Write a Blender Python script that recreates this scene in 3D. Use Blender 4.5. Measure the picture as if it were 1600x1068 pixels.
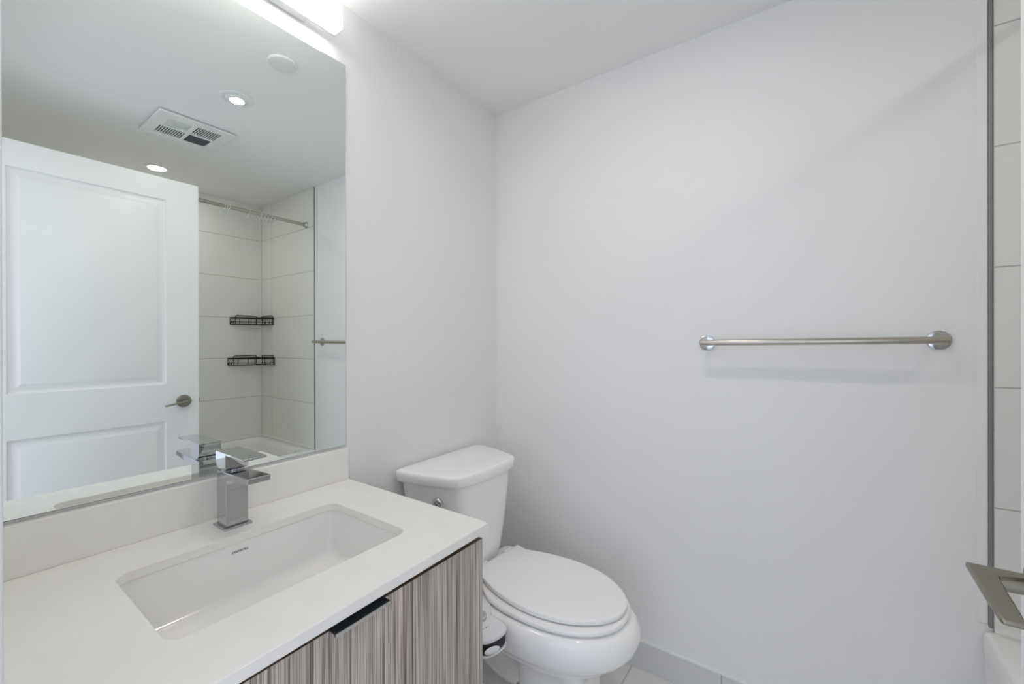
import bpy, bmesh, math, random
from mathutils import Vector, Matrix
random.seed(7)
for o in list(bpy.data.objects): bpy.data.objects.remove(o, do_unlink=True)
SC = bpy.context.scene
COL = SC.collection
PI = math.pi

# ---------------------------------------------------------------- camera
cam = bpy.data.cameras.new('camera'); cam.sensor_width = 36.0; cam.lens = 654.06 / 1600 * 36
cam.clip_start = 0.01
camo = bpy.data.objects.new('camera', cam); COL.objects.link(camo)
yaw, pit, rol = 0.6133, -0.0011, -0.0020
fw = Vector((-math.sin(yaw) * math.cos(pit), math.cos(yaw) * math.cos(pit), math.sin(pit)))
r_ = Vector((math.cos(yaw), math.sin(yaw), 0)); u_ = r_.cross(fw)
r2 = r_ * math.cos(rol) + u_ * math.sin(rol); u2 = -r_ * math.sin(rol) + u_ * math.cos(rol)
M = Matrix((r2, u2, -fw)).transposed().to_4x4(); M.translation = Vector((1.2152, -1.60, 1.2551))
camo.matrix_world = M
SC.camera = camo
SC.cycles.max_bounces = 14; SC.cycles.diffuse_bounces = 9; SC.cycles.glossy_bounces = 8; SC.cycles.transmission_bounces = 8

# ---------------------------------------------------------------- world, exposure
LED_W = 12        # vanity light emission
POT_A = 350       # eyeball pot light emission
POT_B = 112       # shower pot light emission
HALL_W = 8      # daylight reaching the hall
W = bpy.data.worlds.new('world'); SC.world = W; W.use_nodes = True
bg = W.node_tree.nodes['Background']; bg.inputs[0].default_value = (0.83, 0.875, 1.0, 1); bg.inputs[1].default_value = 1.6
SC.view_settings.view_transform = 'Standard'; SC.view_settings.look = 'None'
SC.view_settings.gamma = 1.0; SC.view_settings.exposure = 0.10; SC.view_settings.use_curve_mapping = False
al = bpy.data.lights.new('hall_daylight', 'AREA'); al.shape = 'RECTANGLE'; al.size = 1.6; al.size_y = 1.9
al.energy = HALL_W; al.color = (0.56, 0.70, 1.0)
alo = bpy.data.objects.new('hall_daylight', al); COL.objects.link(alo)
alo.location = (1.05, -3.15, 1.15)
alo.rotation_euler = Vector((0, 1, 0)).to_track_quat('-Z', 'Y').to_euler()

# ---------------------------------------------------------------- materials
def mat(name, col, rough=0.5, metal=0.0, spec=0.5, coat=0.0):
    m = bpy.data.materials.new(name); m.use_nodes = True
    b = m.node_tree.nodes['Principled BSDF']
    b.inputs['Base Color'].default_value = (*col, 1); b.inputs['Roughness'].default_value = rough
    b.inputs['Metallic'].default_value = metal; b.inputs['Specular IOR Level'].default_value = spec
    b.inputs['Coat Weight'].default_value = coat; b.inputs['Coat Roughness'].default_value = 0.04
    return m
def nodes(m): return m.node_tree.nodes, m.node_tree.links, m.node_tree.nodes['Principled BSDF']
def coords(m, scale=(1, 1, 1), loc=(0, 0, 0)):
    n, l, b = nodes(m)
    g = n.new('ShaderNodeNewGeometry'); mp = n.new('ShaderNodeMapping')
    mp.inputs['Scale'].default_value = scale; mp.inputs['Location'].default_value = loc
    l.new(g.outputs['Position'], mp.inputs['Vector']); return mp.outputs[0]
def bump_noise(m, scale, strength, dist=0.001):
    n, l, b = nodes(m)
    t = n.new('ShaderNodeTexNoise'); t.inputs['Scale'].default_value = scale; t.inputs['Detail'].default_value = 3
    l.new(coords(m), t.inputs['Vector'])
    bp = n.new('ShaderNodeBump'); bp.inputs['Strength'].default_value = strength; bp.inputs['Distance'].default_value = dist
    l.new(t.outputs['Fac'], bp.inputs['Height']); l.new(bp.outputs[0], b.inputs['Normal'])
def vary(m, c1, c2, scale, lo=0.35, hi=0.65, sv=(1, 1, 1)):
    n, l, b = nodes(m)
    t = n.new('ShaderNodeTexNoise'); t.inputs['Scale'].default_value = scale; t.inputs['Detail'].default_value = 4
    l.new(coords(m, sv), t.inputs['Vector'])
    r = n.new('ShaderNodeValToRGB'); r.color_ramp.elements[0].position = lo; r.color_ramp.elements[1].position = hi
    r.color_ramp.elements[0].color = (*c1, 1); r.color_ramp.elements[1].color = (*c2, 1)
    l.new(t.outputs['Fac'], r.inputs[0]); l.new(r.outputs[0], b.inputs['Base Color'])

PAINT = mat('wall_paint', (0.845, 0.842, 0.835), 0.55, spec=0.3); bump_noise(PAINT, 260, 0.10)
CEILP = mat('ceiling_paint', (0.88, 0.88, 0.875), 0.8, spec=0.2); bump_noise(CEILP, 200, 0.08)
TRIMP = mat('white_trim_paint', (0.82, 0.83, 0.84), 0.32); bump_noise(TRIMP, 120, 0.05)
DOORP = mat('white_door_paint', (0.84, 0.84, 0.84), 0.35); bump_noise(DOORP, 150, 0.06)
CAULK = mat('white_caulk', (0.85, 0.85, 0.83), 0.5); bump_noise(CAULK, 90, 0.1)

def tile_mat(name, col, grout, axis, w, h, off, rough=0.12, mortar=0.0022):
    m = mat(name, col, rough, spec=0.5); n, l, b = nodes(m)
    g = n.new('ShaderNodeNewGeometry'); s = n.new('ShaderNodeSeparateXYZ'); l.new(g.outputs['Position'], s.inputs[0])
    c = n.new('ShaderNodeCombineXYZ')
    l.new(s.outputs[axis[0]], c.inputs[0]); l.new(s.outputs[axis[1]], c.inputs[1])
    a = n.new('ShaderNodeVectorMath'); a.operation = 'ADD'; a.inputs[1].default_value = (off[0], off[1], 0)
    l.new(c.outputs[0], a.inputs[0])
    br = n.new('ShaderNodeTexBrick'); br.offset = 0; br.squash = 1
    br.inputs['Scale'].default_value = 1; br.inputs['Brick Width'].default_value = w; br.inputs['Row Height'].default_value = h
    br.inputs['Mortar Size'].default_value = mortar; br.inputs['Mortar Smooth'].default_value = 0.2
    br.inputs['Color1'].default_value = (*col, 1); br.inputs['Color2'].default_value = (*[x * 0.985 for x in col], 1)
    br.inputs['Mortar'].default_value = (*grout, 1)
    l.new(a.outputs[0], br.inputs['Vector']); l.new(br.outputs['Color'], b.inputs['Base Color'])
    bp = n.new('ShaderNodeBump'); bp.invert = True; bp.inputs['Strength'].default_value = 0.5; bp.inputs['Distance'].default_value = 0.001
    l.new(br.outputs['Fac'], bp.inputs['Height']); l.new(bp.outputs[0], b.inputs['Normal'])
    r = n.new('ShaderNodeMapRange'); r.inputs['To Min'].default_value = rough; r.inputs['To Max'].default_value = 0.8
    l.new(br.outputs['Fac'], r.inputs['Value']); l.new(r.outputs[0], b.inputs['Roughness'])
    return m
GROUT = (0.47, 0.47, 0.45)
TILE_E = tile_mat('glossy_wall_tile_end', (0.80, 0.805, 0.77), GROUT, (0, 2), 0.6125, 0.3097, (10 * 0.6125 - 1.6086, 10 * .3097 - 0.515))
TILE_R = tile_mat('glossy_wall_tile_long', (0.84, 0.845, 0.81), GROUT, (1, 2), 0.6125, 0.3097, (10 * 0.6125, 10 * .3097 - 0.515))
FLOORT = tile_mat('floor_tile', (0.80, 0.79, 0.76), (0.45, 0.445, 0.43), (0, 1), 0.305, 0.61, (3.05 - 0.66, 6.1), 0.28, 0.002)
BASET = tile_mat('baseboard_tile', (0.70, 0.70, 0.69), (0.40, 0.33, 0.33), (0, 2), 0.61, 5, (6.1 - 0.974, 0.3), 0.3, 0.0018)
BASEL = mat('baseboard_tile_plain', (0.70, 0.70, 0.69), 0.3); bump_noise(BASEL, 60, 0.05)

QUARTZ = mat('offwhite_quartz', (0.83, 0.82, 0.79), 0.28); vary(QUARTZ, (0.87, 0.85, 0.81), (0.885, 0.868, 0.832), 22)
CERAM = mat('white_vitreous_china', (0.86, 0.86, 0.85), 0.09, coat=0.4); vary(CERAM, (0.94, 0.938, 0.925), (0.95, 0.948, 0.935), 5)
BASIN = mat('basin_china', (0.80, 0.785, 0.76), 0.1, coat=0.3); vary(BASIN, (0.89, 0.875, 0.855), (0.90, 0.885, 0.865), 6)
PLAST = mat('white_seat_plastic', (0.86, 0.86, 0.86), 0.25); vary(PLAST, (0.945, 0.94, 0.93), (0.955, 0.95, 0.94), 5)
ACRYL = mat('white_tub_acrylic', (0.84, 0.84, 0.82), 0.15, coat=0.3); vary(ACRYL, (0.835, 0.835, 0.815), (0.85, 0.85, 0.83), 4)
GPLAS = mat('bidet_white_plastic', (0.82, 0.83, 0.86), 0.22); bump_noise(GPLAS, 80, 0.03)
CHROME = mat('chrome', (0.52, 0.53, 0.55), 0.04, 1.0); bump_noise(CHROME, 30, 0.015)
CHROMED = mat('grey_chrome_plastic', (0.40, 0.41, 0.43), 0.12, 1.0); bump_noise(CHROMED, 30, 0.015)
NICKEL = mat('brushed_nickel', (0.50, 0.47, 0.41), 0.28, 1.0); bump_noise(NICKEL, 400, 0.05)
NICKD = mat('satin_nickel_lever', (0.31, 0.29, 0.24), 0.34, 1.0); bump_noise(NICKD, 400, 0.05)
STEEL = mat('polished_steel', (0.62, 0.63, 0.64), 0.12, 1.0); bump_noise(STEEL, 300, 0.02)
ALU = mat('aluminium_strip', (0.27, 0.275, 0.27), 0.45, 0.5); bump_noise(ALU, 300, 0.03)
HANDL = mat('dark_anodised_pull', (0.085, 0.105, 0.12), 0.30, 0.9); bump_noise(HANDL, 300, 0.03)
HANDE = mat('bright_pull_lip', (0.75, 0.75, 0.76), 0.25, 1.0); bump_noise(HANDE, 300, 0.02)
BLACK = mat('black_coated_wire', (0.012, 0.012, 0.014), 0.4); bump_noise(BLACK, 200, 0.05)
PARTSHADE = mat('black_parts_and_shadow', (0.02, 0.02, 0.025), 0.45); bump_noise(PARTSHADE, 200, 0.05)  # black of screw hole and control underside, also the painted gasket shadow
DARKV = mat('dark_vent_inside', (0.03, 0.032, 0.03), 0.8); bump_noise(DARKV, 300, 0.3)
GREYV = mat('grey_vent_inside', (0.16, 0.20, 0.21), 0.7); bump_noise(GREYV, 200, 0.1)
VENTP = mat('white_vent_plastic', (0.80, 0.81, 0.81), 0.35); bump_noise(VENTP, 100, 0.03)
GLENS = mat('translucent_fan_lens', (0.66, 0.70, 0.70), 0.2); vary(GLENS, (0.52, 0.55, 0.56), (0.72, 0.76, 0.76), 25)
BROWN = mat('brown_board_edge', (0.10, 0.068, 0.035), 0.6); vary(BROWN, (0.075, 0.05, 0.028), (0.13, 0.09, 0.05), 60)
INK = mat('grey_ink', (0.07, 0.065, 0.06), 0.5); bump_noise(INK, 100, 0.02)
INKB = mat('blue_ink', (0.10, 0.12, 0.28), 0.5); bump_noise(INKB, 100, 0.02)
INKO = mat('ochre_ink', (0.62, 0.50, 0.36), 0.5); bump_noise(INKO, 100, 0.02)
GASK = mat('grey_seam', (0.10, 0.10, 0.10), 0.6); bump_noise(GASK, 100, 0.05)
MIRR = mat('mirror_silver', (0.89, 0.935, 0.91), 0.0, 1.0)
n, l, b = nodes(MIRR)
_t = n.new('ShaderNodeTexNoise'); _t.inputs['Scale'].default_value = 2; l.new(coords(MIRR), _t.inputs['Vector'])
_m = n.new('ShaderNodeMapRange'); _m.inputs['To Min'].default_value = 0.0; _m.inputs['To Max'].default_value = 0.004
l.new(_t.outputs['Fac'], _m.inputs['Value']); l.new(_m.outputs[0], b.inputs['Roughness'])
GEDGE = mat('green_glass_edge', (0.10, 0.14, 0.13), 0.1); bump_noise(GEDGE, 100, 0.02)
CLEAR = mat('clear_plastic', (0.95, 0.97, 0.96), 0.08); CLEAR.node_tree.nodes['Principled BSDF'].inputs['Transmission Weight'].default_value = 0.45
CLEAR.node_tree.nodes['Principled BSDF'].inputs['IOR'].default_value = 1.49; bump_noise(CLEAR, 60, 0.05)
def emis(name, col, s):
    m = mat(name, (0.9, 0.9, 0.9), 0.4); n, l, b = nodes(m)
    b.inputs['Emission Color'].default_value = (*col, 1); b.inputs['Emission Strength'].default_value = s
    return m
LEDM = emis('led_diffuser', (1.0, 0.965, 0.93), LED_W)
POTAM = emis('pot_light_lens', (1.0, 0.95, 0.88), POT_A)
POTBM = emis('shower_light_lens', (1.0, 0.955, 0.90), POT_B)

def wood():
    m = mat('grey_streaked_veneer', (0.3, 0.27, 0.24), 0.42); n, l, b = nodes(m)
    base = None
    def streak(sx, sz, c0, c1, lo, hi, det=3, dist=0.0, dz=0):
        t = n.new('ShaderNodeTexNoise'); t.inputs['Scale'].default_value = 1; t.inputs['Detail'].default_value = det
        t.inputs['Distortion'].default_value = dist
        l.new(coords(m, (sx, sx, sz), (0, 0, dz)), t.inputs['Vector'])
        r = n.new('ShaderNodeValToRGB'); r.color_ramp.elements[0].position = lo; r.color_ramp.elements[1].position = hi
        r.color_ramp.elements[0].color = (*c0, 1); r.color_ramp.elements[1].color = (*c1, 1)
        l.new(t.outputs['Fac'], r.inputs[0]); return r.outputs[0]
    a = streak(85, 2.0, (0.48, 0.425, 0.375), (0.80, 0.74, 0.675), 0.32, 0.68)
    c = streak(480, 2.6, (0.25, 0.22, 0.20), (1, 1, 1), 0.385, 0.50, 3, 0.5, 3)
    d = streak(230, 2.2, (0.30, 0.28, 0.27), (1, 1, 1), 0.33, 0.42, 3, 0.7, 7)
    e = streak(22, 0.8, (0.84, 0.85, 0.87), (1.06, 1.02, 1.0), 0.3, 0.7, 2, 0, 11)
    g = streak(380, 9.0, (0.72, 0.70, 0.68), (1.05, 1.05, 1.05), 0.35, 0.65, 4, 0.4, 19)
    cur = a
    for f_ in (c, d, e, g):
        x = n.new('ShaderNodeMix'); x.data_type = 'RGBA'; x.blend_type = 'MULTIPLY'; x.inputs[0].default_value = 0.85
        l.new(cur, x.inputs[6]); l.new(f_, x.inputs[7]); cur = x.outputs[2]
    l.new(cur, b.inputs['Base Color'])
    bp = n.new('ShaderNodeBump'); bp.inputs['Strength'].default_value = 0.35; bp.inputs['Distance'].default_value = 0.001
    l.new(c, bp.inputs['Height']); l.new(bp.outputs[0], b.inputs['Normal'])
    return m
WOOD = wood()

# ---------------------------------------------------------------- mesh helpers
def obj(name, bm, m, parent=None, smooth=35, bevel=0, seg=2, mats=None):
    bmesh.ops.recalc_face_normals(bm, faces=bm.faces)
    me = bpy.data.meshes.new(name); bm.to_mesh(me); bm.free()
    for x in (mats or [m]): me.materials.append(x)
    if smooth:
        me.shade_smooth()
        if smooth < 180: me.set_sharp_from_angle(angle=math.radians(smooth))
    o = bpy.data.objects.new(name, me); COL.objects.link(o)
    if parent:
        o.parent = parent
        p, off = parent, Vector((0, 0, 0))
        while p: off += p.location; p = p.parent
        me.transform(Matrix.Translation(-off))      # shapes are written in room coordinates
    if bevel:
        b = o.modifiers.new('bevel', 'BEVEL'); b.width = bevel; b.segments = seg; b.limit_method = 'ANGLE'; b.angle_limit = math.radians(40)
    return o
def thing(name, label, cat, loc=(0, 0, 0), group=None):
    o = bpy.data.objects.new(name, None); COL.objects.link(o); o.location = loc; o.empty_display_size = 0.05
    o['label'] = label; o['category'] = cat
    if group: o['group'] = group
    return o
def tag(o, label, cat, group=None):
    o['label'] = label; o['category'] = cat
    if group: o['group'] = group
    return o
def struct(name, bm, m, bevel=0, mats=None, smooth=35):
    o = obj(name, bm, m, None, bevel=bevel, mats=mats, smooth=smooth); o['kind'] = 'structure'; return o
def box(x0, x1, y0, y1, z0, z1, bm=None, mi=0):
    bm = bm or bmesh.new()
    v = [bm.verts.new((x, y, z)) for x in (x0, x1) for y in (y0, y1) for z in (z0, z1)]
    for q in ((0, 1, 3, 2), (4, 6, 7, 5), (0, 4, 5, 1), (2, 3, 7, 6), (0, 2, 6, 4), (1, 5, 7, 3)):
        f = bm.faces.new([v[i] for i in q]); f.material_index = mi
    return bm
def loft(loops, bm=None, cap0=True, cap1=True, closed=True):
    bm = bm or bmesh.new(); R = [[bm.verts.new(p) for p in lp] for lp in loops]; n = len(R[0])
    for a, b in zip(R, R[1:]):
        for i in range(n if closed else n - 1):
            bm.faces.new((a[i], a[(i + 1) % n], b[(i + 1) % n], b[i]))
    if cap0: bm.faces.new(R[0][::-1])
    if cap1: bm.faces.new(R[-1])
    return bm
def frame(d):
    d = d.normalized(); a = Vector((0, 0, 1)) if abs(d.z) < .9 else Vector((1, 0, 0))
    u = d.cross(a).normalized(); return u, d.cross(u).normalized()
def cyl(p0, p1, r0, r1=None, n=32, bm=None):
    p0, p1 = Vector(p0), Vector(p1); r1 = r0 if r1 is None else r1; u, v = frame(p1 - p0)
    lp = lambda p, r: [p + u * r * math.cos(2 * PI * i / n) + v * r * math.sin(2 * PI * i / n) for i in range(n)]
    return loft([lp(p0, r0), lp(p1, r1)], bm)
def lathe(p0, axis, prof, n=48, bm=None):
    """prof = [(distance along axis, radius)], closed with caps"""
    p0, axis = Vector(p0), Vector(axis).normalized(); u, v = frame(axis)
    return loft([[p0 + axis * d + u * r * math.cos(2 * PI * i / n) + v * r * math.sin(2 * PI * i / n) for i in range(n)] for d, r in prof], bm)
def tube(pts, r, n=8, bm=None, closed=False):
    pts = [Vector(p) for p in pts]; N = len(pts); loops = []; pu = None
    for i, p in enumerate(pts):
        if closed: d = pts[(i + 1) % N] - pts[i - 1]
        else: d = pts[min(i + 1, N - 1)] - pts[max(i - 1, 0)]
        d.normalize()
        if pu is None: u, v = frame(d)
        else: u = (pu - d * pu.dot(d)).normalized(); v = d.cross(u)
        pu = u
        loops.append([p + u * r * math.cos(2 * PI * k / n) + v * r * math.sin(2 * PI * k / n) for k in range(n)])
    if closed: loops.append(loops[0])
    return loft(loops, bm, not closed, not closed)
def prism(poly, z0, z1, bm=None):
    return loft([[(x, y, z0) for x, y in poly], [(x, y, z1) for x, y in poly]], bm)
def rrect(x0, x1, y0, y1, r, n=6):
    P = []
    for cx, cy, a in ((x1 - r, y1 - r, 0), (x0 + r, y1 - r, 90), (x0 + r, y0 + r, 180), (x1 - r, y0 + r, 270)):
        for i in range(n + 1):
            t = math.radians(a + 90 * i / n); P.append((cx + r * math.cos(t), cy + r * math.sin(t)))
    return P
def plate(outer, holes, z0, z1):
    """flat slab with holes: outer and holes are xy loops"""
    bm = bmesh.new(); E = []
    for lp in [outer] + holes:
        v = [bm.verts.new((x, y, z1)) for x, y in lp]
        E += [bm.edges.new((v[i], v[(i + 1) % len(v)])) for i in range(len(v))]
    bmesh.ops.triangle_fill(bm, use_beauty=True, use_dissolve=False, edges=E)
    g = bmesh.ops.extrude_face_region(bm, geom=list(bm.faces))
    for e in g['geom']:
        if isinstance(e, bmesh.types.BMVert): e.co.z = z0
    return bm
def chaikin(P, it=3, closed=True):
    for _ in range(it):
        Q = []; N = len(P)
        for i in range(N):
            a, b = P[i], P[(i + 1) % N]
            Q.append(tuple(a[k] * .75 + b[k] * .25 for k in range(len(a)))); Q.append(tuple(a[k] * .25 + b[k] * .75 for k in range(len(a))))
        P = Q
    return P
def text_bm(s, size, ex):
    cu = bpy.data.curves.new('t', 'FONT'); cu.body = s; cu.size = size; cu.extrude = ex; cu.align_x = 'CENTER'; cu.space_character = 1.08
    o = bpy.data.objects.new('t', cu); COL.objects.link(o); bpy.context.view_layer.update()
    me = bpy.data.meshes.new_from_object(o.evaluated_get(bpy.context.evaluated_depsgraph_get()))
    bm = bmesh.new(); bm.from_mesh(me); bpy.data.objects.remove(o); bpy.data.meshes.remove(me); return bm
def dup(root, loc, label=None):
    r = root.copy(); COL.objects.link(r); r.location = loc
    if label: r['label'] = label
    for ch in list(root.children):
        c = ch.copy(); COL.objects.link(c); c.parent = r
        for g in ch.children:
            d = g.copy(); COL.objects.link(d); d.parent = c
    return r

# ================================================================ SETTING
H = 2.337; XT = 1.6086; XW = 2.392; YP = -1.572      # ceiling, tile start, far tub wall, doorway wall face
struct('floor', box(-0.12, 2.52, -3.3, 0.12, -0.1, 0.0), FLOORT)
struct('ceiling', box(-0.12, 2.52, -3.3, 0.12, H, H + 0.1), CEILP)
struct('wall_left', box(-0.12, 0.0, -1.692, 0.12, 0, H), PAINT)
struct('wall_back', box(0.0, XT, 0.0, 0.12, 0, H), PAINT)
struct('wall_back_tiled', box(XT, XW, -0.004, 0.12, 0, H), TILE_E)
struct('wall_right', box(XW, XW + 0.12, YP, 0.12, 0, H), TILE_R)
DX0, DX1, DZ = 0.64, 1.466, 2.105
bm = box(0.0, DX0, YP - 0.12, YP, 0, H); box(DX1, XW + .12, YP - 0.12, YP, 0, H, bm); box(DX0, DX1, YP - 0.12, YP, DZ, H, bm)
struct('wall_front', bm, PAINT)
# hall beyond the doorway
struct('wall_hall', box(0.0, 2.52, -3.3, -3.2, 0, H), PAINT)
# door frame: jambs and casings
struct('trim_1', box(DX0, DX0 + 0.012, YP - 0.12, YP, 0, DZ), TRIMP, 0.001)
struct('trim_2', box(DX1 - 0.012, DX1, YP - 0.12, YP, 0, DZ), TRIMP, 0.001)
bm = box(DX0 - 0.06, DX0 + 0.008, YP, YP + 0.0145, 0, DZ + 0.06)
struct('trim_3', bm, TRIMP, 0.003)
struct('trim_4', box(DX0 + 0.008, DX1 + 0.05, YP, YP + 0.0145, DZ - 0.008, DZ + 0.06), TRIMP, 0.003)
struct('trim_5', box(DX1 + 0.028, DX1 + 0.09, YP, YP + 0.0145, 0, DZ - 0.008), TRIMP, 0.003)
# baseboards of floor tile with a white bead on top
struct('baseboard_back', box(0.0, XT - 0.02, -0.009, 0, 0, 0.106), BASET, 0.001)
struct('trim_6', box(0.0, XT - 0.02, -0.010, 0, 0.106, 0.113), CAULK, 0.001)
struct('baseboard_left', box(0.0, 0.009, -0.80, -0.010, 0, 0.106), BASEL, 0.001)
# plaster build-up and metal edge strip where the wall tile begins
struct('trim_7', box(1.579, 1.6, -0.0035, 0, 0.52, H), CAULK, 0.002)
struct('trim_8', box(1.6, 1.6072, -0.0075, 0, 0.513, H), ALU, 0.0015)
struct('trim_9', box(XW - 0.010, XW, -0.014, -0.004, 0.51, H), CAULK, 0.004)

# ================================================================ MIRROR
mz0, mz1, my0, my1, mx = 0.924, 2.142, YP + 0.004, -0.807, 0.006
t = thing('wall_mirror', 'large frameless wall mirror above the vanity backsplash', 'mirror', (0, -1.18, mz0))
c = 0.003
ring = lambda x, k: [(x, my0 + k, mz0 + k), (x, my1 - k, mz0 + k), (x, my1 - k, mz1 - k), (x, my0 + k, mz1 - k)]
obj('mirror_glass', loft([ring(mx - .0002, 0.0012), ring(mx, 0.0022)], cap0=False), MIRR, t, smooth=0)
obj('glass_edge', loft([ring(0.0, 0), ring(mx - .0012, 0), ring(mx - .0002, 0.0012)], cap1=False), GEDGE, t, smooth=0)

# ================================================================ VANITY
zc = 0.819; cx1, cy1, cy0 = 0.588, -0.8075, YP + 0.001
SX0, SX1, SY0, SY1 = 0.158, 0.462, -1.392, -0.948
o = obj('vanity_countertop', plate([(0.0, cy0), (cx1 + .011, cy0), (cx1, cy1), (0.0, cy1)], [rrect(SX0, SX1, SY0, SY1, 0.028)], zc - 0.02, zc), QUARTZ, None, bevel=0.0015)
tag(o, 'off-white quartz vanity countertop with a rectangular sink cutout', 'countertop')
o = obj('backsplash', box(0.0, 0.020, cy0, cy1, zc, 0.9175), QUARTZ, bevel=0.0015)
tag(o, 'low off-white quartz backsplash strip under the mirror', 'backsplash')

# undermount basin
t = thing('sink_basin', 'white rectangular undermount basin below the countertop cutout', 'sink', ((SX0 + SX1) / 2, (SY0 + SY1) / 2, 0.67))
def rr(z, k, r, kx=0):
    return [(x, y, z) for x, y in rrect(SX0 + k + kx, SX1 - k - kx, SY0 + k, SY1 - k, r)]
zt = zc - 0.0205
L = [rr(zt - .012, -0.022, 0.04), rr(zt, -0.022, 0.04), rr(zt, -0.004, 0.03), rr(zt - .006, -0.003, 0.03), rr(0.74, 0.001, 0.03), rr(0.705, 0.006, 0.032),
     rr(0.695, 0.010, 0.034), rr(0.688, 0.018, 0.036), rr(0.6845, 0.030, 0.036), rr(0.681, 0.07, 0.03), rr(0.678, 0.115, 0.02)]
L2 = [rr(0.668, 0.115, 0.02), rr(0.672, 0.03, 0.036), rr(0.685, 0.0, 0.034), rr(0.74, -0.009, 0.03), rr(zt - .012, -0.012, 0.03), rr(zt - .012, -0.022, 0.04)]
obj('basin', loft(L + L2, cap0=False, cap1=False), BASIN, t, smooth=50)
# close the middle of the bowl floor with the drain
dc = Vector(((SX0 + SX1) / 2, (SY0 + SY1) / 2, 0))
obj('basin_floor', prism(rrect(SX0 + .11, SX1 - .11, SY0 + .11, SY1 - .11, .02), 0.669, 0.6782), BASIN, t)
obj('drain', lathe(dc + Vector((0, 0, 0.676)), (0, 0, 1), [(0, 0.020), (0.003, 0.021), (0.0042, 0.018), (0.0042, 0.014), (0.0055, 0.013), (0.006, 0.006)], 32), CHROME, t)
bm = text_bm('contrac', 0.0105, 0.0002)
TM = Matrix(((0, 0, 1, 0.1576), (1, 0, 0, -1.1765), (0, 1, 0, 0.7775), (0, 0, 0, 1)))
bm.transform(TM)
o = obj('maker_mark', bm, INK, t, smooth=0); o['label'] = 'small grey lettering'

# cabinet
CF = 0.5685; CB = -0.8105; CL = YP + 0.002
t = thing('vanity_cabinet', 'grey streaked wood veneer vanity cabinet under the countertop', 'cabinet', (0.3, -1.19, 0))
ZT = zc - 0.0205
obj('side_panel', box(0.002, CF - 0.021, CB - 0.018, CB, 0.0, ZT), WOOD, t)
obj('side_panel', box(0.002, CF - 0.021, CL, CL + 0.018, 0.0, ZT), WOOD, t)
obj('bottom_panel', box(0.012, CF - 0.021, CL + 0.018, CB - 0.018, 0.10, 0.118), WOOD, t)
obj('toe_kick', box(CF - 0.08, CF - 0.065, CL + .018, CB - 0.018, 0.0, 0.10), WOOD, t)
def front(name, y0, y1, z0, z1):
    bm = box(CF - 0.020, CF, y0, y1, z0, z1)
    for f in bm.faces:
        c_ = f.calc_center_median()
        if abs(c_.x - CF) > 1e-4: f.material_index = 1
    return obj(name, bm, None, t, mats=[WOOD, BROWN], smooth=0)
dr = front('drawer', -1.489, CB + 0.002, 0.3605, 0.7765)
front('drawer', -1.489, CB + 0.002, 0.118, 0.3575)
front('filler_panel', CL, -1.4915, 0.118, 0.7765)
# edge pull on the top drawer
hy0, hy1 = -1.208, -1.098
prof = [(CF - 0.019, 0.7767), (CF + 0.0165, 0.7767), (CF + 0.0175, 0.7755), (CF + 0.0175, 0.7705), (CF + 0.0145, 0.7705), (CF + 0.0145, 0.7743), (CF + 0.0003, 0.7743), (CF + 0.0003, 0.7765), (CF - 0.019, 0.7765)]
h = obj('handle', loft([[(x, hy0, z + .0012) for x, z in prof], [(x, hy1, z + .0012) for x, z in prof]]), HANDL, dr, smooth=0); h['label'] = 'dark grey metal edge pull'
obj('handle_lip', box(CF + 0.0168, CF + 0.0182, hy0, hy1, 0.7712, 0.7772), HANDE, h)
obj('screw_hole', cyl((CF - 0.001, -0.834, 0.380), (CF + 0.0003, -0.834, 0.380), 0.0016, n=12), PARTSHADE, dr)

# ================================================================ FAUCET
FY0, FY1 = -1.1885, -1.1405; fx0, fx1 = 0.062, 0.112
t = thing('basin_faucet', 'chrome square single-lever faucet standing behind the basin', 'faucet', ((fx0 + fx1) / 2, (FY0 + FY1) / 2, zc))
obj('base_plate', box(fx0 - 0.007, fx1 + 0.009, FY0 - .006, FY1 + .006, zc, zc + 0.0045), CHROME, t, bevel=0.0008)
side = [(fx0, zc + .0045), (fx1, zc + .0045), (fx1, 0.934), (0.222, 0.9435), (0.2235, 0.9445), (0.2235, 0.9555), (0.222, 0.9565), (fx1, 0.951), (fx0, 0.951)]
obj('body', loft([[(x, FY0, z) for x, z in side], [(x, FY1, z) for x, z in side]]), CHROME, t, bevel=0.0012, smooth=30)
obj('aerator', cyl((0.206, (FY0 + FY1) / 2, 0.9412), (0.206, (FY0 + FY1) / 2, 0.944), 0.009), CHROMED, t)
obj('pivot', cyl((0.088, (FY0 + FY1) / 2, 0.950), (0.088, (FY0 + FY1) / 2, 0.958), 0.017), CHROMED, t)
lv = [(fx0 - .004, 0.996), (fx0 - .004, 0.970), (fx0, 0.9625), (fx0 + .008, 0.9575), (fx0 + .02, 0.9555), (fx1 - .004, 0.9555), (fx1, 0.9585), (fx1 + .001, 0.9915), (0.203, 0.9915), (0.2045, 0.9925), (0.2045, 0.9955), (0.203, 0.9965)]
o = obj('lever', loft([[(x, FY0 - .001, z) for x, z in lv], [(x, FY1 + .001, z) for x, z in lv]]), CHROME, t, bevel=0.0008, smooth=30)
obj('temperature_mark', tube([(fx0 - .0042, FY1 - .024 + .0035 * math.cos(a * PI / 8), 0.971 + .0035 * math.sin(a * PI / 8)) for a in range(16)], 0.0007, 6, closed=True), GPLAS, o)

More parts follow.
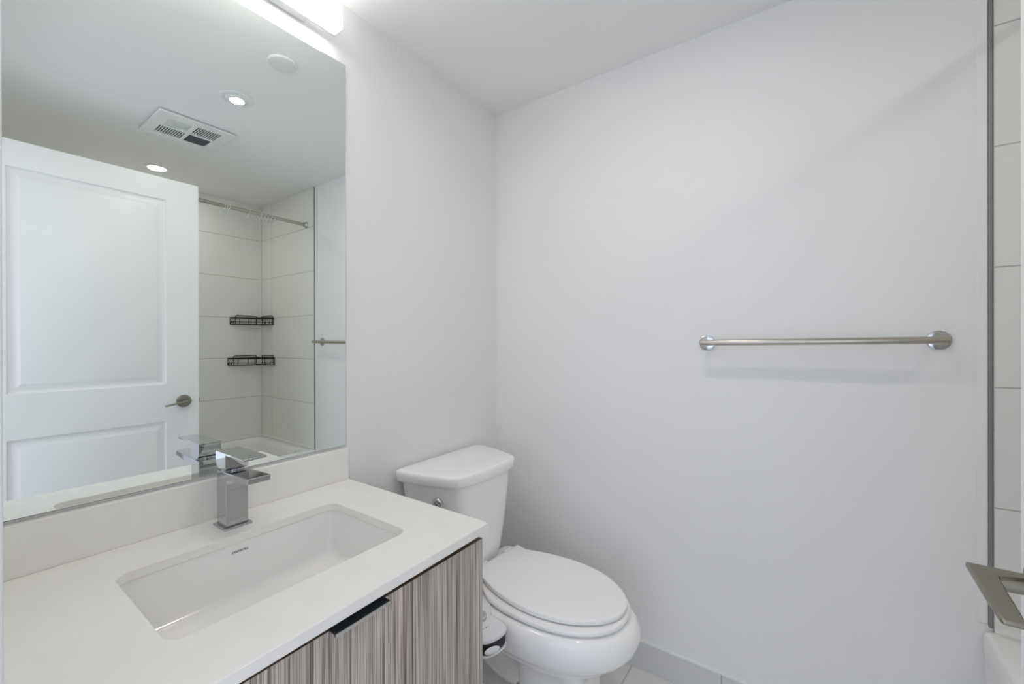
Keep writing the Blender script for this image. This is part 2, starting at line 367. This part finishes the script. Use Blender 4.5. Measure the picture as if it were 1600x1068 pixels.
# ================================================================ VANITY LIGHT
t = thing('vanity_light', 'bright white linear light bar on the wall above the mirror', 'light', (0, -1.17, 2.2))
obj('back_plate', box(0.0, 0.024, -1.40, -0.94, 2.198, 2.232), TRIMP, t, bevel=0.002)
obj('housing', box(0.024, 0.034, -1.476, -0.860, 2.194, 2.238), TRIMP, t, bevel=0.001)
bm = loft([[(0.034, y, 2.1945), (0.068, y, 2.1945), (0.074, y, 2.199), (0.074, y, 2.2335), (0.068, y, 2.238), (0.034, y, 2.238)] for y in (-1.474, -0.862)])
obj('diffuser', bm, LEDM, t, smooth=30)
obj('end_cap', box(0.034, 0.075, -0.862, -0.859, 2.194, 2.2385), TRIMP, t)
obj('end_cap', box(0.034, 0.075, -1.477, -1.474, 2.194, 2.2385), TRIMP, t)

# ================================================================ CEILING FITTINGS
o = obj('ceiling_cover_plate', lathe((0.458, -0.783, H), (0, 0, -1), [(0, 0.050), (0.006, 0.050), (0.0085, 0.048), (0.0095, 0.043), (0.0095, 0.01)]), VENTP)
tag(o, 'plain round white cover plate on the ceiling nearest the mirror', 'cover plate')
t = thing('ceiling_pot_light', 'round recessed pot light with a wide white trim ring and small lit lens', 'light', (0.866, -0.780, H))
obj('trim_ring', lathe((0.866, -0.780, H), (0, 0, -1), [(0, 0.066), (0.002, 0.066), (0.005, 0.060), (0.006, 0.052), (0.0045, 0.048), (0.004, 0.044), (0.006, 0.040), (0.011, 0.034), (0.012, 0.029), (0.010, 0.027)]), VENTP, t)
obj('lens', lathe((0.868, -0.780, H - 0.0098), (0, 0, -1), [(0, 0.0265), (0.0015, 0.026), (0.0025, 0.015)], 32), POTAM, t)
t = thing('ceiling_pot_light', 'round recessed pot light with a bright full-width lens over the bathtub', 'light', (2.09, -0.742, H))
obj('trim_ring', lathe((2.09, -0.742, H), (0, 0, -1), [(0, 0.062), (0.003, 0.062), (0.006, 0.054), (0.006, 0.046), (0.004, 0.0445)]), VENTP, t)
obj('lens', lathe((2.09, -0.742, H - 0.0042), (0, 0, -1), [(0, 0.044), (0.002, 0.043), (0.003, 0.03)], 40), POTBM, t)

# exhaust fan grille
vx0, vx1, vy0, vy1 = 1.222, 1.533, -0.958, -0.640
t = thing('exhaust_fan_grille', 'square white exhaust fan grille with four vent quarters on the ceiling', 'vent', ((vx0 + vx1) / 2, (vy0 + vy1) / 2, H))
Q = {'lens': (1.285, 1.380, -0.905, -0.812), 'grey': (1.394, 1.486, -0.914, -0.806), 'slots': (1.270, 1.373, -0.794, -0.692), 'comb': (1.391, 1.490, -0.791, -0.696)}
holes = [[(a, c_), (b_, c_), (b_, d), (a, d)] for a, b_, c_, d in Q.values()]
obj('face_plate', plate([(vx0, vy0), (vx1, vy0), (vx1, vy1), (vx0, vy1)], holes, H - 0.016, H - 0.006), VENTP, t, bevel=0.002)
obj('back_box', box(vx0 + .012, vx1 - .012, vy0 + .012, vy1 - .012, H - 0.006, H - 0.0005), VENTP, t)
a, b_, c_, d = Q['lens']; obj('light_lens', box(a, b_, c_, d, H - 0.014, H - 0.0062), GLENS, t)
a, b_, c_, d = Q['grey']; obj('vent_recess', box(a, b_, c_, d, H - 0.0085, H - 0.0062), GREYV, t)
a, b_, c_, d = Q['slots']; obj('vent_recess', box(a, b_, c_, d, H - 0.0085, H - 0.0062), DARKV, t)
for key in ('grey', 'slots'):
    a, b_, c_, d = Q[key]; bm = bmesh.new(); N = 11
    for i in range(N + 1):
        y = c_ + (d - c_) * i / N; box(a, b_, max(c_, y - 0.0016), min(d, y + 0.0016), H - 0.0155, H - 0.0130, bm)
    obj('louvres', bm, VENTP, t, smooth=0)
a, b_, c_, d = Q['comb']; obj('sensor_screen', box(a, b_, c_, d, H - 0.0135, H - 0.0062), DARKV, t)
bm = bmesh.new()
for i in range(1, 14): box(a, b_, c_ + (d - c_) * i / 14 - .0006, c_ + (d - c_) * i / 14 + .0006, H - 0.0142, H - 0.0136, bm)
for i in range(1, 14): box(a + (b_ - a) * i / 14 - .0006, a + (b_ - a) * i / 14 + .0006, c_, d, H - 0.0142, H - 0.0136, bm)
obj('mesh_screen', bm, GREYV, t, smooth=0)

# ================================================================ TOWEL BAR
za, zb = 1.2497, 1.2568; ya = -0.068; xa, xb = 0.9295, 1.509
t = thing('towel_bar', 'brushed nickel towel bar with round wall flanges', 'towel bar', ((xa + xb) / 2, 0, 1.25))
obj('bar', cyl((xa - .009, ya, za), (xb + .009, ya, zb), 0.0098), NICKEL, t, bevel=0.0015)
for x, z in ((xa, za), (xb, zb)):
    obj('post', cyl((x, -0.008, z), (x, ya, z), 0.0085), NICKEL, t)
    obj('flange', lathe((x, 0, z), (0, -1, 0), [(0, 0.0262), (0.004, 0.0262), (0.0062, 0.0255), (0.0072, 0.0235), (0.0072, 0.01)]), STEEL, t)

# ================================================================ DOOR
XD = 1.454; Y0, Y1 = -1.532, -0.7345; DT = 2.086
t = thing('panel_door', 'white two-panel door standing open into the bathroom', 'door', (XD + .018, Y0, 0.01))
PAN = [(-1.397, -0.868, 1.038, 1.981), (-1.397, -0.868, 0.20, 0.858)]
bm = bmesh.new()
def faceside(bm, x, sgn):
    outer = [(Y0, 0.012), (Y1, 0.012), (Y1, DT), (Y0, DT)]
    V = lambda lp, dx: [bm.verts.new((x + sgn * dx, y, z)) for y, z in lp]
    E = []; ov = V(outer, 0); E += [bm.edges.new((ov[i], ov[(i + 1) % 4])) for i in range(4)]
    for (a, b_, c_, d) in PAN:
        rings = []
        for k, dx in ((0, 0), (0.004, -0.0005), (0.009, -0.0085), (0.016, -0.0115), (0.020, -0.0115), (0.041, -0.0025), (0.044, -0.0015)):
            rings.append(V([(a + k, c_ + k), (b_ - k, c_ + k), (b_ - k, d - k), (a + k, d - k)], dx))
        E += [bm.edges.new((rings[0][i], rings[0][(i + 1) % 4])) for i in range(4)]
        for p, q in zip(rings, rings[1:]):
            for i in range(4): bm.faces.new((p[i], p[(i + 1) % 4], q[(i + 1) % 4], q[i]))
        bm.faces.new(rings[-1])
    bmesh.ops.triangle_fill(bm, use_beauty=True, edges=E)
    return ov
A = faceside(bm, XD, -1); B = faceside(bm, XD + 0.035, 1)
for i in range(4): bm.faces.new((A[i], A[(i + 1) % 4], B[(i + 1) % 4], B[i]))
obj('door_leaf', bm, DOORP, t, smooth=25)
HYc, HZ = -0.8005, 0.949
for sg, xs in ((-1, XD), (1, XD + .035)):
    hd = obj('door_handle', lathe((xs, HYc, HZ), (sg, 0, 0), [(0, 0.0325), (0.004, 0.0325), (0.0075, 0.031), (0.009, 0.028), (0.009, 0.012)]), NICKD, t)
    hd['label'] = 'satin nickel lever handle'
    obj('neck', cyl((xs + sg * .008, HYc, HZ - .004), (xs + sg * .042, HYc, HZ - .006), 0.0085), NICKD, hd, bevel=0.001)
    # flat lever blade: taller at the neck, thin at the tip
    secs = []
    for y, xo, xi, z1, z0 in ((-0.785, .0640, .010, .9575, .9495), (-0.800, .0635, .010, .9570, .9480), (-0.807, .0632, .039, .9555, .9465), (-0.845, .0612, .0385, .9480, .9395), (-0.884, .0585, .0375, .9405, .9325), (-0.892, .0575, .039, .9385, .9325)):
        secs.append([(xs + sg * xo, y, z0), (xs + sg * xo, y, z1), (xs + sg * xi, y, z1), (xs + sg * xi, y, z0)])
    obj('lever', loft(secs), NICKD, hd, bevel=0.0022, seg=3)
obj('latch_plate', box(XD + .005, XD + .030, Y1, Y1 + .0008, HZ - .028, HZ + .028), NICKEL, t)
obj('latch_bolt', box(XD + .010, XD + .024, Y1, Y1 + .009, HZ - .008, HZ + .008), NICKEL, t)
for z in (0.25, 1.05, 1.85):
    obj('hinge', cyl((XD - .006, Y0 - 0.004, z - .045), (XD - .006, Y0 - 0.004, z + .045), 0.0058, n=20), NICKEL, t)

# ================================================================ BATHTUB
TX0 = 1.590; TX1 = XW - .002; TY0 = YP + .002; TY1 = -0.006; TZ = 0.505
t = thing('bathtub', 'white acrylic alcove bathtub against the tiled walls', 'bathtub', ((TX0 + TX1) / 2, -.8, 0))
bm = bmesh.new()
def rl(x0, x1, y0, y1, r, z): return [(x, y, z) for x, y in rrect(x0, x1, y0, y1, r, 8)]
outer = [rl(TX0 + .012, TX1, TY0, TY1, .004, 0.0), rl(TX0 + .008, TX1, TY0, TY1, .004, 0.30), rl(TX0, TX1, TY0, TY1, .004, 0.44), rl(TX0, TX1, TY0, TY1, .004, TZ - .014),
         rl(TX0 + .004, TX1, TY0, TY1, .006, TZ - .004), rl(TX0 + .012, TX1 - .003, TY0 + .003, TY1 - .003, .01, TZ)]
inner = [rl(TX0 + .060, TX1 - .045, TY0 + .06, TY1 - .06, .10, TZ), rl(TX0 + .072, TX1 - .056, TY0 + .07, TY1 - .072, .10, TZ - .008), rl(TX0 + .080, TX1 - .064, TY0 + .085, TY1 - .082, .10, TZ - .04),
         rl(TX0 + .11, TX1 - .09, TY0 + .16, TY1 - .12, .11, 0.20), rl(TX0 + .14, TX1 - .12, TY0 + .2, TY1 - .15, .10, 0.15), rl(TX0 + .20, TX1 - .18, TY0 + .28, TY1 - .22, .08, 0.135)]
loft(outer + inner, bm)
obj('tub_shell', bm, ACRYL, t, smooth=50)
obj('wall_bead', box(TX0 + .020, TX1, TY1 - .003, TY1 + .0018, TZ - .01, TZ + .014), CAULK, t)
obj('wall_bead', box(TX1 - .008, TX1 + .0015, TY0 + .01, TY1 - .003, TZ - .01, TZ + .014), CAULK, t)
obj('drain', lathe((2.0, -1.25, 0.1352), (0, 0, 1), [(0, 0.03), (0.002, 0.03), (0.003, 0.02)], 32), CHROME, t)

# ================================================================ SHOWER ROD AND RINGS
RX = 1.704; RZ0 = 2.084; RZ1 = 2.093
t = thing('shower_curtain_rod', 'polished telescoping shower curtain rod above the bathtub edge', 'curtain rod', (RX, 0, 2.085))
zr = lambda y: RZ0 + (RZ1 - RZ0) * (-y / 1.5)
obj('rod_tube', cyl((RX, -0.02, zr(0)), (RX, -0.80, zr(-.8)), 0.0112), NICKEL, t)
obj('rod_tube', cyl((RX, -0.80, zr(-.8)), (RX, -1.553, zr(-1.5)), 0.0128), NICKEL, t)
for y, d in ((-.004, -1), (YP, 1)):
    obj('end_flange', lathe((RX, y, zr(y)), (0, d, 0), [(0, 0.023), (0.004, 0.023), (0.010, 0.020), (0.016, 0.0165), (0.026, 0.0155), (0.026, 0.012)], 32), STEEL, t)
base = None
RG = [-0.521, -0.509, -0.496, -0.384, -0.312, -0.290, -0.270, -0.250, -0.230]
def ring_bm(y, tilt):
    pts = []
    zc_ = zr(y) - 0.0075
    for i in range(26):
        a = math.radians(-60 + 330 * i / 25)
        pts.append((RX + 0.0195 * math.cos(a), y + tilt * math.sin(a) * .012, zc_ + 0.0215 * math.sin(a)))
    pts.append((RX + 0.002, y - tilt * .012, zc_ - 0.027)); pts.append((RX + 0.010, y - tilt * .012, zc_ - 0.030))
    return tube(pts, 0.0026, 8)
wh = ['first clear curtain ring from the open door along the rod', 'second clear curtain ring from the open door along the rod', 'third clear curtain ring from the open door, last of the first bunch',
      'lone clear curtain ring between the two bunches on the rod', 'clear curtain ring starting the second bunch towards the end wall', 'second clear curtain ring of the bunch near the end wall',
      'middle clear curtain ring of the bunch near the end wall', 'fourth clear curtain ring of the bunch near the end wall', 'clear curtain ring nearest the end wall on the rod']
protos = [obj('curtain_ring', ring_bm(0, tl), CLEAR, None, smooth=180) for tl in (0.5,)]
for i, y in enumerate(RG[::1]):
    o = protos[0] if i == 0 else protos[0].copy()
    if i: COL.objects.link(o)
    o.location = (0, y, zr(y) - zr(0)); o.rotation_euler = (0, 0, 0)
    tag(o, wh[i], 'curtain ring', 'clear shower curtain rings on the rod')

# ================================================================ CORNER CADDIES
def caddy(zt_, ly, lx, label):
    cx_, cy_ = XW - 0.003, -0.007
    t = thing('corner_shower_caddy', label, 'caddy', (cx_ - .08, cy_ - .08, zt_ - .06), 'black wire caddies in the tiled corner')
    r = 0.0030
    zb_ = zt_ - 0.055
    def front(z, s=1.0, N=14):
        p = []
        a = Vector((cx_ - 0.003, cy_ - ly * s, z)); b = Vector((cx_ - lx * s, cy_ - .003, z)); m = Vector((cx_ - lx * .44 * s - .012, cy_ - ly * .44 * s - .012, z))
        for i in range(N + 1):
            u = i / N; p.append(a * (1 - u) ** 2 + m * 2 * u * (1 - u) + b * u * u)
        return p
    # flat top band along both walls and across the front
    bm = box(cx_ - .005, cx_, cy_ - ly, cy_, zt_ - .010, zt_); box(cx_ - lx, cx_, cy_ - .005, cy_, zt_ - .010, zt_, bm)
    fp = front(zt_ - .004); q = []
    for p in fp: q.append([(p.x - .0012, p.y - .0012, p.z - .006), (p.x + .0012, p.y + .0012, p.z - .006), (p.x + .0012, p.y + .0012, p.z + .005), (p.x - .0012, p.y - .0012, p.z + .005)])
    loft(q, bm)
    obj('top_band', bm, BLACK, t, smooth=0)
    bm = bmesh.new()
    loop = front(zb_); tube(loop + [Vector((cx_ - .004, cy_ - .004, zb_))], r, 6, bm, closed=True)
    for i in range(1, 12):
        u = i / 12; p = front(zb_)[round(u * 14)]
        tube([p, Vector((cx_ - .004, p.y, zb_))], r * .7, 5, bm)
    obj('shelf_grid', bm, BLACK, t, smooth=180)
    bm = bmesh.new()
    tube(front(zb_ + .017), r, 6, bm)
    for i in (0, 3, 6, 8, 11, 14):
        p = front(0)[i]; tube([(p.x, p.y, zb_), (p.x, p.y, zt_ - .004)], r * .8, 5, bm)
    obj('front_rail', bm, BLACK, t, smooth=180)
    for a, b_ in (((cx_ - .003, cy_ - ly * .83), (cx_ - .003, cy_ - ly * .16)), ((cx_ - lx * .92, cy_ - .003), (cx_ - lx * .12, cy_ - .003))):
        bm = tube([(a[0], a[1], zb_), (a[0], a[1], zt_ + .011), (a[0] * .97 + b_[0] * .03, a[1] * .97 + b_[1] * .03, zt_ + .014), (a[0] * .03 + b_[0] * .97, a[1] * .03 + b_[1] * .97, zt_ + .014), (b_[0], b_[1], zt_ + .011), (b_[0], b_[1], zb_)], r, 6)
        obj('back_frame', bm, BLACK, t, smooth=180)
    for k, (x, y) in enumerate(((cx_ - .010, cy_ - ly * .97), (cx_ - .012, cy_ - ly * .90), (cx_ - lx * .80, cy_ - .010), (cx_ - lx * .5, cy_ - .012))):
        bm = tube([(x, y, zb_ + .028), (x - .002, y - .002, zb_ + .012), (x - .006, y - .006, zb_ + .006), (x - .010, y - .010, zb_ + .010), (x - .010, y - .010, zb_ + .018)], r * .8, 5)
        obj('hook', bm, BLACK, t, smooth=180)
caddy(1.446, 0.222, 0.208, 'upper black wire caddy in the tiled shower corner')
caddy(1.134, 0.238, 0.225, 'lower black wire caddy in the tiled shower corner')

# ================================================================ TOILET
TC = -0.388
t = thing('toilet', 'white two-piece toilet between the vanity and the end wall', 'toilet', (0.4, TC, 0))
def egg(z, xb, xf, w, xm=None, n=2.2, nb=2.6, N=64):
    xm = xm if xm is not None else xb + (xf - xb) * .45; P = []
    for i in range(N):
        a = 2 * PI * i / N; c_, s_ = math.cos(a), math.sin(a); e = n if c_ >= 0 else nb
        x = xm + (xf - xm if c_ >= 0 else xm - xb) * math.copysign(abs(c_) ** (2 / e), c_); y = w * math.copysign(abs(s_) ** (2 / e), s_)
        P.append((x, TC + y, z))
    return P
bowl = [egg(0.0, .44, .668, .112, .55, 5, 7), egg(0.03, .445, .664, .108, .55, 5, 7), egg(0.20, .445, .664, .105, .55, 5, 7), egg(0.248, .44, .666, .106, .55, 4.5, 6),
        egg(0.258, .36, .682, .124, .52, 3, 4), egg(0.266, .28, .706, .143, .50, 2.6, 3), egg(0.276, .22, .730, .158, .48, 2.4, 3), egg(0.288, .20, .745, .166, .48, 2.3, 3), egg(0.300, .19, .754, .171, .48, 2.25, 3),
        egg(0.306, .18, .764, .178, .48, 2.2, 3), egg(0.320, .16, .787, .189, .48, 2.2, 3), egg(0.342, .15, .804, .197, .48, 2.15, 3), egg(0.365, .14, .812, .199, .48, 2.1, 3), egg(0.387, .135, .809, .198, .48, 2.1, 3), egg(0.402, .13, .799, .193, .48, 2.1, 3),
        egg(0.410, .13, .788, .186, .48, 2.1, 3), egg(0.4125, .135, .772, .177, .48, 2.1, 3),
        egg(0.411, .27, .720, .130, .48, 2.1, 2.2), egg(0.39, .28, .705, .118, .48, 2.1, 2.2), egg(0.28, .33, .64, .08, .48, 2, 2), egg(0.24, .40, .56, .04, .48, 2, 2)]
obj('bowl', loft(bowl), CERAM, t, smooth=60)
# trapway and foot behind the pedestal column
bm = loft([egg(0.0, .10, .46, .118, .3, 3, 3), egg(0.05, .10, .46, .118, .3, 3, 3), egg(0.065, .11, .45, .105, .3, 3, 3)])
obj('foot', bm, CERAM, t, smooth=60)
path = [(.47, .16), (.42, .15), (.36, .16), (.30, .19), (.24, .20), (.19, .175), (.165, .12), (.16, .02)]
P = chaikin([(x, 0, z) for x, z in path], 2)[:-6]
bm = loft([[(p[0] + .062 * math.cos(a) * 0.75, TC + .098 * math.sin(a), p[2] + .055 * math.cos(a)) for a in [2 * PI * k / 32 for k in range(32)]] for p in P])
obj('trapway', bm, CERAM, t, smooth=60)
for s in (-1, 1):
    obj('bolt_cap', lathe((0.30, TC + s * .095, 0.062), (0, 0, 1), [(0, .013), (.008, .0125), (.015, .009), (.018, .003)], 24), CERAM, t)

# tank
half = [(0.012, 0.0), (0.012, 0.12), (0.012, 0.228), (0.028, 0.240), (0.075, 0.236), (0.16, 0.216), (0.236, 0.188), (0.262, 0.172), (0.274, 0.145), (0.283, 0.08), (0.286, 0.0)]
full = half + [(x, -y) for x, y in half[-2:0:-1]]
full = chaikin(full, 2)
mxc = 0.14
def tl(z, s, sx=None, x0=0.012, dx=0, cy=-.005):
    sx = sx or s
    return [(max(x0, mxc + (x - mxc) * sx + dx) if True else x, TC + cy + y * s * .972, z) for x, y in full]
lid = [tl(0.7645, .955), tl(0.763, .985), tl(0.766, .995), tl(0.785, 1.0), tl(0.793, .997), tl(0.798, .985), tl(0.8005, .96), tl(0.8015, .90), tl(0.802, .5)]
obj('tank_lid', loft(lid), CERAM, t, smooth=60)
tank = [tl(0.413, .56, .64, .03, -.004, -.010), tl(0.425, .65, .72, .025, -.004, -.010), tl(0.47, .705, .77, .02, -.003, -.010), tl(0.55, .765, .82, .018, 0, -.010), tl(0.63, .815, .86, .016, 0, -.010), tl(0.70, .852, .89, .015, 0, -.010), tl(0.7635, .888, .92, .014, 0, -.009)]
obj('tank', loft(tank), CERAM, t, smooth=60)
# flush lever on the vanity side of the tank
fl = Vector((0.186, -0.585, 0.703))
o = obj('flush_lever', lathe(fl + Vector((0, .008, 0)), (0.25, -1, 0), [(0, .019), (.006, .019), (.010, .016), (.012, .010), (.020, .009)], 32), CHROME, t)
obj('lever_arm', tube([fl + Vector((0.0, -.014, 0)), fl + Vector((.012, -.020, -.001)), fl + Vector((.050, -.026, -.004)), fl + Vector((.062, -.026, -.006))], 0.0062, 10), CHROME, o)

# seat, cover, hinges
ang = math.radians(-5.2); org = Vector((0.262, -0.341, 0))
def loc(u, v, z):
    return (org.x + u * math.cos(ang) - v * math.sin(ang), org.y + u * math.sin(ang) + v * math.cos(ang), z)
fullL = [(0.0, 0.0), (0.0, .06), (0.0, .110), (0.004, .114), (0.03, .109), (0.057, .110), (0.113, .131), (0.186, .149), (0.265, .158), (0.36, .149), (0.437, .112), (0.481, .073), (0.503, .030),
         (0.507, -.012), (0.498, -.045), (0.475, -.082), (0.432, -.121), (0.376, -.153), (0.286, -.177), (0.198, -.177), (0.125, -.165), (0.07, -.147), (0.03, -.131), (0.004, -.124), (0.0, -.119), (0.0, -.06)]
# keep the two back corners crisp, smooth the rest
def smooth_closed(P, it):
    for _ in range(it):
        Q = []; N = len(P)
        for i in range(N):
            a, b_ = P[i], P[(i + 1) % N]; Q.append(a)
            a0, b1 = P[i - 1], P[(i + 2) % N]
            if a[0] < .02 or b_[0] < .02: Q.append(((a[0] + b_[0]) / 2, (a[1] + b_[1]) / 2))
            else: Q.append(((-a0[0] + 9 * a[0] + 9 * b_[0] - b1[0]) / 16, (-a0[1] + 9 * a[1] + 9 * b_[1] - b1[1]) / 16))
        P = Q
    return P
fullL = smooth_closed(fullL, 2)
def ll(z, s, du=0, slope=0):
    return [loc(.25 + (u - .25) * s + du, v * s, z + slope * u) for u, v in fullL]
obj('seat_cover', loft([ll(0.4365, .955), ll(0.4355, .992), ll(0.4365, .998), ll(0.4462, 1.0), ll(0.4478, .9985), ll(0.4488, .994), ll(0.4496, .95), ll(0.4500, .5)]), PLAST, t, smooth=60)
# seat ring, a little longer than its cover
def sl(z, k):
    N = 72; P = []
    for i in range(N):
        a = 2 * PI * i / N; c_, s_ = math.cos(a), math.sin(a)
        rx = (.262 if c_ > 0 else .235); e = 2.15 if c_ > 0 else 2.5
        P.append((0.515 + (rx + k) * math.copysign(abs(c_) ** (2 / e), c_), TC + .004 + (.180 + k) * math.copysign(abs(s_) ** (2 / e), s_), z))
    return P
obj('seat', loft([sl(.4180, -.010), sl(.4180, -.0015), sl(.4192, 0), sl(.427, 0), sl(.4300, -.0025), sl(.4310, -.008), sl(.4310, -.055), sl(.429, -.062), sl(.421, -.064), sl(.4180, -.060), sl(.4180, -.010)], cap0=False, cap1=False), PLAST, t, smooth=60)
for s in (-1, 1):
    c0 = loc(-.012, .070 * s, .437)
    obj('hinge', cyl((c0[0], c0[1] - .022, .434), (c0[0], c0[1] + .022, .434), .011, n=24), PLAST, t, bevel=.002)
for v in (-.10, .10): 
    c0 = loc(.43, v, .4330); obj('bumper', cyl((c0[0], c0[1], .4308), (c0[0], c0[1], .4365), .008, n=16), GPLAS, t)

# ================================================================ BIDET ATTACHMENT
pl = chaikin([(0.215, -.20), (0.20, -.27), (0.20, -.50), (0.225, -.565), (0.33, -.585), (0.355, -.56), (0.33, -.52), (0.315, -.45), (0.315, -.32), (0.33, -.225), (0.31, -.195), (0.26, -.185)], 2)
t = obj('bidet_attachment', prism(pl, .4125, .4163), GPLAS, t, bevel=.0008); t['label'] = 'white plastic bidet attachment with side control panel'
obj('rear_housing', prism(chaikin([(0.212, -.245), (0.222, -.215), (0.27, -.215), (0.27, -.43), (0.205, -.43), (0.205, -.33)], 2), .4163, .4275), GPLAS, t, bevel=.002)
o = obj('gasket_shadow', box(.205, .211, -.44, -.30, .4280, .4310), PARTSHADE, t); o['label'] = 'black strip drawn as the tank gasket shadow'  # painted shade: dark strip stands in for the tank gasket's shadow
arm = [(0.22, -.50), (0.372, -.50), (0.378, -.535), (0.425, -.588), (0.44, -.64), (0.33, -.65), (0.22, -.62)]
obj('arm', prism(chaikin(arm, 1), .402, .4163), GPLAS, t, bevel=.003)
ctl = chaikin([(0.300, -.592), (0.400, -.587), (0.470, -.590), (0.500, -.606), (0.497, -.655), (0.478, -.690), (0.440, -.700), (0.300, -.700)], 2)
obj('control_panel', prism(ctl, .404, .4185), GPLAS, t, bevel=.004, seg=3)
sh = lambda P, k, c0: [(c0[0] + (x - c0[0]) * k, c0[1] + (y - c0[1]) * k) for x, y in P]
o = obj('control_body', prism(sh(ctl, .965, (.40, -.645)), .372, .404), PARTSHADE, t, bevel=.004); o['label'] = 'black control panel underside'
obj('base_rim', prism(ctl, .366, .372), GPLAS, t, bevel=.002)
obj('dial', lathe((.402, -.622, .4185), (0, 0, 1), [(0, .024), (.008, .023), (.010, .020), (.010, .01)], 32), STEEL, t)
bm = bmesh.new()
bmesh.ops.create_uvsphere(bm, u_segments=24, v_segments=12, radius=1); bm.transform(Matrix.Translation((.492, -.672, .388)) @ Matrix.Rotation(math.radians(62), 4, 'Z') @ Matrix.Diagonal((.024, .006, .010, 1)))
obj('wash_button', bm, GPLAS, t, smooth=180)
for (x, y, w, m_) in ((.437, -.672, .006, INKB), (.441, -.662, .004, INKO), (.444, -.652, .004, INKO), (.447, -.643, .003, INKB), (.449, -.636, .002, INKB)):
    obj('printed_mark', box(x - w / 2, x + w / 2, y - w / 2 - .001, y + w / 2 + .001, .4184, .4188), m_, t)
